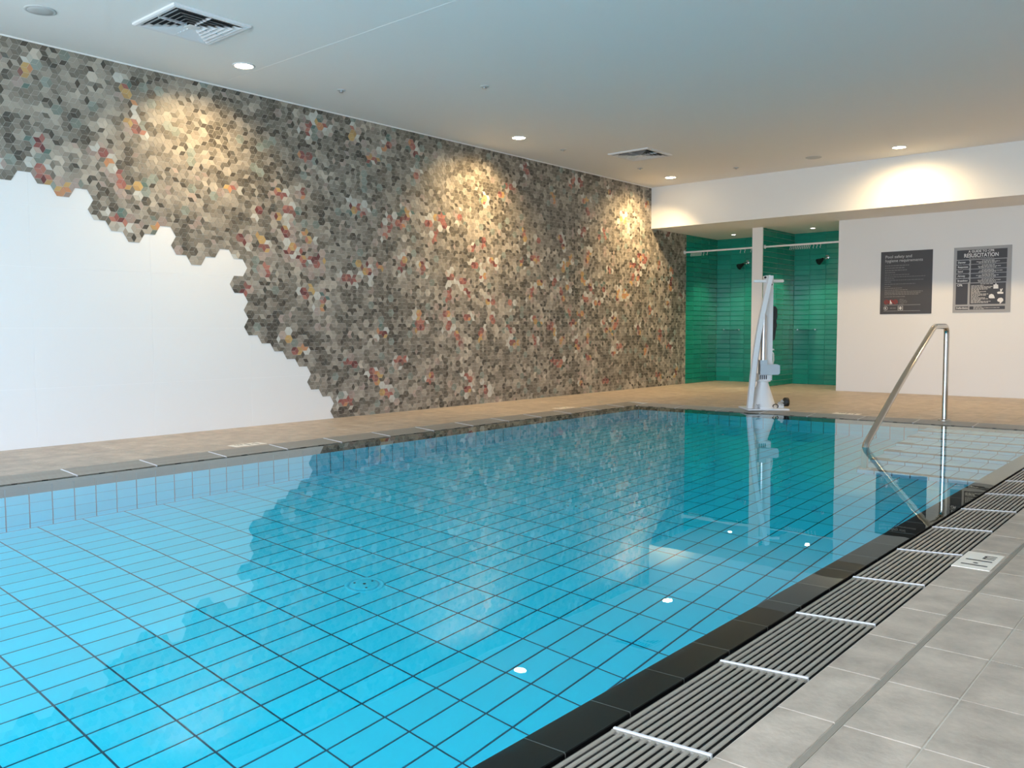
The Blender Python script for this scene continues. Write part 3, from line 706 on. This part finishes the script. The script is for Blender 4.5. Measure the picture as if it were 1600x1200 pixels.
lip.add(vs2, [(i * 4 + k, i * 4 + (k + 1) % 4, i * 4 + 4 + (k + 1) % 4, i * 4 + 4 + k) for i in range(n2 - 1) for k in range(4)] + [(3, 2, 1, 0), (n2 * 4 - 4, n2 * 4 - 3, n2 * 4 - 2, n2 * 4 - 1)]).build('arm_brace', M['silver'], lf)
MB().tube([(-.165, .0, 1.372), (-.155, 0, 1.372), (.15, 0, 1.372), (.16, 0, 1.372)], [.006, .016, .016, .006], 14).build('handle_bar', M['lift_white'], lf)
for a, z in ((-.045, 1.41), (.012, 1.405), (.020, 1.335)): MB().tube([(a, -.024, z), (a, -.012, z)], .012, 12).build('pivot_bolt', M['black'], lf)
sp = [(.046, 1.105), (.07, 1.10), (.088, 1.075), (.090, .99), (.080, .95), (.088, .90), (.075, .84), (.066, .75), (.050, .735), (.046, .80)]
MB().prism(sp, lambda u, v, d: (u, d, v), -.02, .05).build('strap', M['black'], lf)
MB().tube([(.045, .03, .62), (.068, .03, .60), (.072, .03, .53), (.062, .03, .47), (.05, .03, .46)], .007, 8).build('hose', M['lift_white'], lf)
MB().tube([(.045, .03, .64), (.075, .03, .64)], .008, 8).build('hose_fitting', M['lift_white'], lf)
wh = MB().tube([(.170, -.03, .078), (.176, -.03, .078), (.214, -.03, .078), (.220, -.03, .078)], [.042, .048, .048, .042], 24)
whl = wh.build('wheel', M['black'], lf); MB().tube([(.13, -.03, .078), (.225, -.03, .078)], .009, 10).build('axle', M['alu'], whl)
MB().box(.10, .165, -.05, -.01, .016, .06).build('wheel_bracket', M['lift_white'], lf)
for i, (a, z) in enumerate(((.112, .070), (.140, .055), (.140, .092))): MB().tube([(a, -.065, z), (a, -.048, z)], .013, 12).build('knob', M['alu'], lf)
# dark marks near the foot of the cone
MB().prism([(-.150, .020), (-.143, .020), (-.118, .062), (-.125, .062)], lambda u, v, d: (u, d - (v - .02) * -.45, v), -.155, -.125).prism([(-.125, .020), (-.118, .020), (-.143, .062), (-.150, .062)], lambda u, v, d: (u, d + (v - .02) * .45, v), -.155, -.125).build('cross_mark', M['speaker'], lf)
cs = MB(); cs.tube([(.055 + .028 * math.cos(R(a)), -.118, .040 + .022 * math.sin(R(a))) for a in range(-50, 231, 20)], .005, 8); cs.build('ring_mark', M['black'], lf)

# ------------------------------------------------------------------ signs on the far wall
def text_mesh(items):
    """items: (string, u, v, size, align, bold offset) -> list of (verts, faces) in sign plane"""
    vs, fs = [], []
    for s, u, v, size, al, bold, sxk in items:
        cu = bpy.data.curves.new('lettering_tmp', 'FONT'); cu.body = s; cu.size = size; cu.align_x = al; cu.offset = bold; cu.resolution_u = 3
        ob = bpy.data.objects.new('lettering_tmp', cu); COL.objects.link(ob)
        dg = bpy.context.evaluated_depsgraph_get(); me = bpy.data.meshes.new_from_object(ob.evaluated_get(dg))
        b0 = len(vs); vs += [(u + p.co.x * sxk, v + p.co.y) for p in me.vertices]; fs += [[b0 + i for i in p.vertices] for p in me.polygons]
        bpy.data.objects.remove(ob); bpy.data.curves.remove(cu); bpy.data.meshes.remove(me)
    return vs, fs
class Board:
    def __init__(s, name, x0, x1, z0, z1, m, label):
        s.o = empty(name, (x0, YW, z0)); s.W, s.H = x1 - x0, z1 - z0; tag(s.o, label, 'sign'); s.d = -.0065
        MB().box(0, s.W, -.006, -.0005, 0, s.H).build('board', m, s.o)
    def polys(s, name, ps, m, lay=1):
        mb = MB()
        for p in ps: mb.prism([(u * s.W, (1 - v) * s.H) for u, v in p], lambda u, v, d: (u, d, v), -.0055, -.006 - .0006 * lay)
        return mb.build(name, m, s.o)
    def text(s, name, items, m, lay=2):
        vs, fs = text_mesh([(t, u * s.W, (1 - v) * s.H, sz, al, bo, k) for t, u, v, sz, al, bo, k in items])
        return MB().add([(u, -.006 - .0006 * lay - .0003, v) for u, v in vs], fs).build(name, m, s.o)
def rect(u0, v0, u1, v1): return [(u0, v0), (u1, v0), (u1, v1), (u0, v1)]
def circ(u, v, r, n=20, asp=1.0): return [(u + r * math.cos(2 * math.pi * i / n), v + r * asp * math.sin(2 * math.pi * i / n)) for i in range(n)]
tr_ = random.Random(4)
def words(u0, v, width, h=.0085):
    out = []; u = u0
    while u < u0 + width - .01:
        l = tr_.uniform(.018, .06); l = min(l, u0 + width - u); out.append(rect(u, v - h / 2, u + l, v + h / 2)); u += l + .009
    return out
A = Board('safety_sign', -3.767, -3.123, 1.057, 1.886, M['ink'], 'charcoal sign reading Pool safety and hygiene requirements on the white wall')
A.text('lettering', [('Pool safety and', .085, .105, .054, 'LEFT', .0005, 1.02), ('hygiene requirements', .085, .168, .054, 'LEFT', .0005, 1.0)], M['print'])
ln = []
for v, wd in ((.225, .47), (.262, .39), (.300, .43), (.335, .20)): ln += words(.085, v, wd, .014)
A.polys('heading_lines', ln, M['print_dim'])
ln = []
for v, wd in ((.372, .48), (.405, .80), (.432, .20), (.458, .75), (.486, .14), (.52, .60), (.555, .12), (.585, .34), (.615, .45), (.642, .76), (.665, .70), (.687, .66), (.722, .42)): ln += words(.085, v, wd, .010)
for i in range(5): ln += words(.385, .765 + .019 * i, (.09, .13, .16, .14, .10)[i], .007)
ln += words(.20, .905, .13, .014)
A.polys('small_print', ln, M['print_dim'])
asp = A.W / A.H
A.polys('red_symbols', [circ(.125, .805, .050, asp=asp), circ(.215, .805, .050, asp=asp), circ(.305, .805, .050, asp=asp)], M['print_red'])
A.polys('symbol_bars', [[(.10, .775), (.107, .771), (.150, .835), (.143, .839)], [(.280, .775), (.287, .771), (.330, .835), (.323, .839)]], M['ink'], 2)
A.polys('figure_symbol', [[(.200, .775), (.212, .775), (.216, .80), (.232, .812), (.240, .842), (.230, .842), (.222, .822), (.212, .815), (.210, .842), (.198, .842)]], M['print_white'], 2)
A.polys('rules', [rect(.075, .8535, .79, .857), rect(.075, .9485, .79, .952)], M['print'])
A.polys('round_symbol', [circ(.115, .905, .042, asp=asp)], M['print']); A.polys('round_symbol_face', [circ(.115, .905, .034, asp=asp)], M['ink'], 2)
A.polys('arrow_symbol', [[(.095, .905), (.12, .885), (.12, .925)]], M['print_white'], 3)
A.polys('cross_frame', [rect(.355, .872, .455, .940)], M['print']); A.polys('cross_field', [rect(.364, .878, .446, .934)], M['ink'], 2)
A.polys('cross_symbol', [rect(.395, .884, .415, .928), rect(.374, .898, .436, .914)], M['print_white'], 3)

B_ = Board('resuscitation_sign', -2.872, -2.222, 1.062, 1.886, M['silver'], 'silver bordered sign reading A guide to CPR resuscitation on the white wall')
rowsv = [(.200, .262), (.270, .333), (.342, .398), (.408, .468), (.480, .543)]
B_.polys('header_panel', [rect(.055, .045, .925, .188)], M['ink2'])
pan = []
for i, (a, c) in enumerate(rowsv):
    pan.append([(.05, a), (.27, a), (.285, (a + c) / 2), (.27, c), (.05, c)]); pan.append(rect(.305, a, .92, c))
    pan.append([(.145, c), (.165, c), (.155, c + .009)])
pan += [rect(.05, .555, .262, .875), rect(.300, .555, .915, .875), [(.05, .905), (.275, .905), (.29, .93), (.275, .955), (.05, .955)], rect(.300, .905, .91, .955)]
B_.polys('dark_panels', pan, M['ink2'])
B_.text('title', [('A GUIDE TO CPR', .48, .086, .040, 'CENTER', .0008, .95), ('RESUSCITATION', .48, .156, .066, 'CENTER', .0012, .80)], M['print_white'])
it = [(t, .075, (a + c) / 2 + .012, .033, 'LEFT', .0006, .92) for t, (a, c) in zip(('Danger', 'Response', 'Send', 'Airway', 'Breathing'), rowsv)]
it += [('CPR', .07, .595, .036, 'LEFT', .0008, .95), ('Defibrillation', .062, .941, .030, 'LEFT', .0006, .92)]
B_.text('row_titles', it, M['print_white'])
ln = words(.27, .172, .43, .006)
for i, (a, c) in enumerate(rowsv):
    h_ = c - a
    for t_, (u0, wd) in zip((.22, .5, .78), ((.50, .22), (.40 + .03 * (i % 3), .40), (.44, .30))): ln += words(u0, a + h_ * t_, wd, .011)
v = .575
ln += words(.48, .568, .22, .010)
for i in range(15):
    v = .592 + i * .0185; ln += words(.32, v, (.22, .38, .34, .30, .14, .26, .16, .30, .28, .13, .25, .30, .17, .36, .30)[i], .011)
for v, wd in ((.915, .14), (.93, .45), (.945, .20)): ln += words(.37, v, wd, .008)
B_.polys('small_print', ln, M['print'], 2)
ill = [[(.705, .585), (.735, .582), (.738, .565), (.755, .565), (.758, .582), (.785, .588), (.79, .645), (.705, .645)],
       [(.77, .70), (.80, .69), (.875, .70), (.875, .725), (.78, .725)], [(.82, .65), (.835, .65), (.84, .668), (.85, .645), (.865, .648), (.845, .692), (.825, .692)],
       [(.63, .765), (.64, .735), (.675, .722), (.71, .735), (.73, .77), (.735, .79), (.66, .79), (.635, .785)],
       [(.775, .815), (.80, .79), (.845, .782), (.875, .80), (.88, .83), (.85, .855), (.83, .872), (.815, .868), (.825, .85), (.785, .838)]]
B_.polys('illustrations', ill, M['print_white'], 2)

# ------------------------------------------------------------------ depth markers on the deck
def marker(cx, cy_, a, b, rz, label, txt=True):
    o = empty('depth_marker', (cx, cy_, 0), rz); tag(o, label, 'marker', 'depth marker tiles on the deck')
    MB().box(-a / 2, a / 2, -b / 2, b / 2, -.003, .002).build('plate', M['marker'], o)
    # reading direction local +y, top of the letters toward local -x
    vs, fs = text_mesh([('1', 0, 0, .125, 'LEFT', .0006, 1.0), ('.', .050, .038, .125, 'LEFT', .001, 1.0), ('1', .075, 0, .125, 'LEFT', .0006, 1.0), ('m', .135, 0, .085, 'LEFT', .001, 1.0)])
    MB().add([(a / 2 - .018 - v, -b / 2 + .022 + u, .0026) for u, v in vs], fs).build('lettering', M['marker_ink'], o)
marker(-.717, 3.478, .123, .259, 0, 'cream 1.1 m depth marker on the near right deck beside the grate')
marker(-5.70, 3.60, .123, .259, R(180), 'pale depth marker on the deck under the white part of the left wall')
marker(-5.70, 7.55, .123, .259, R(180), 'pale depth marker on the deck under the mosaic')
marker(-3.05, 8.80, .123, .259, R(90), 'pale depth marker on the far deck right of the pool lift')
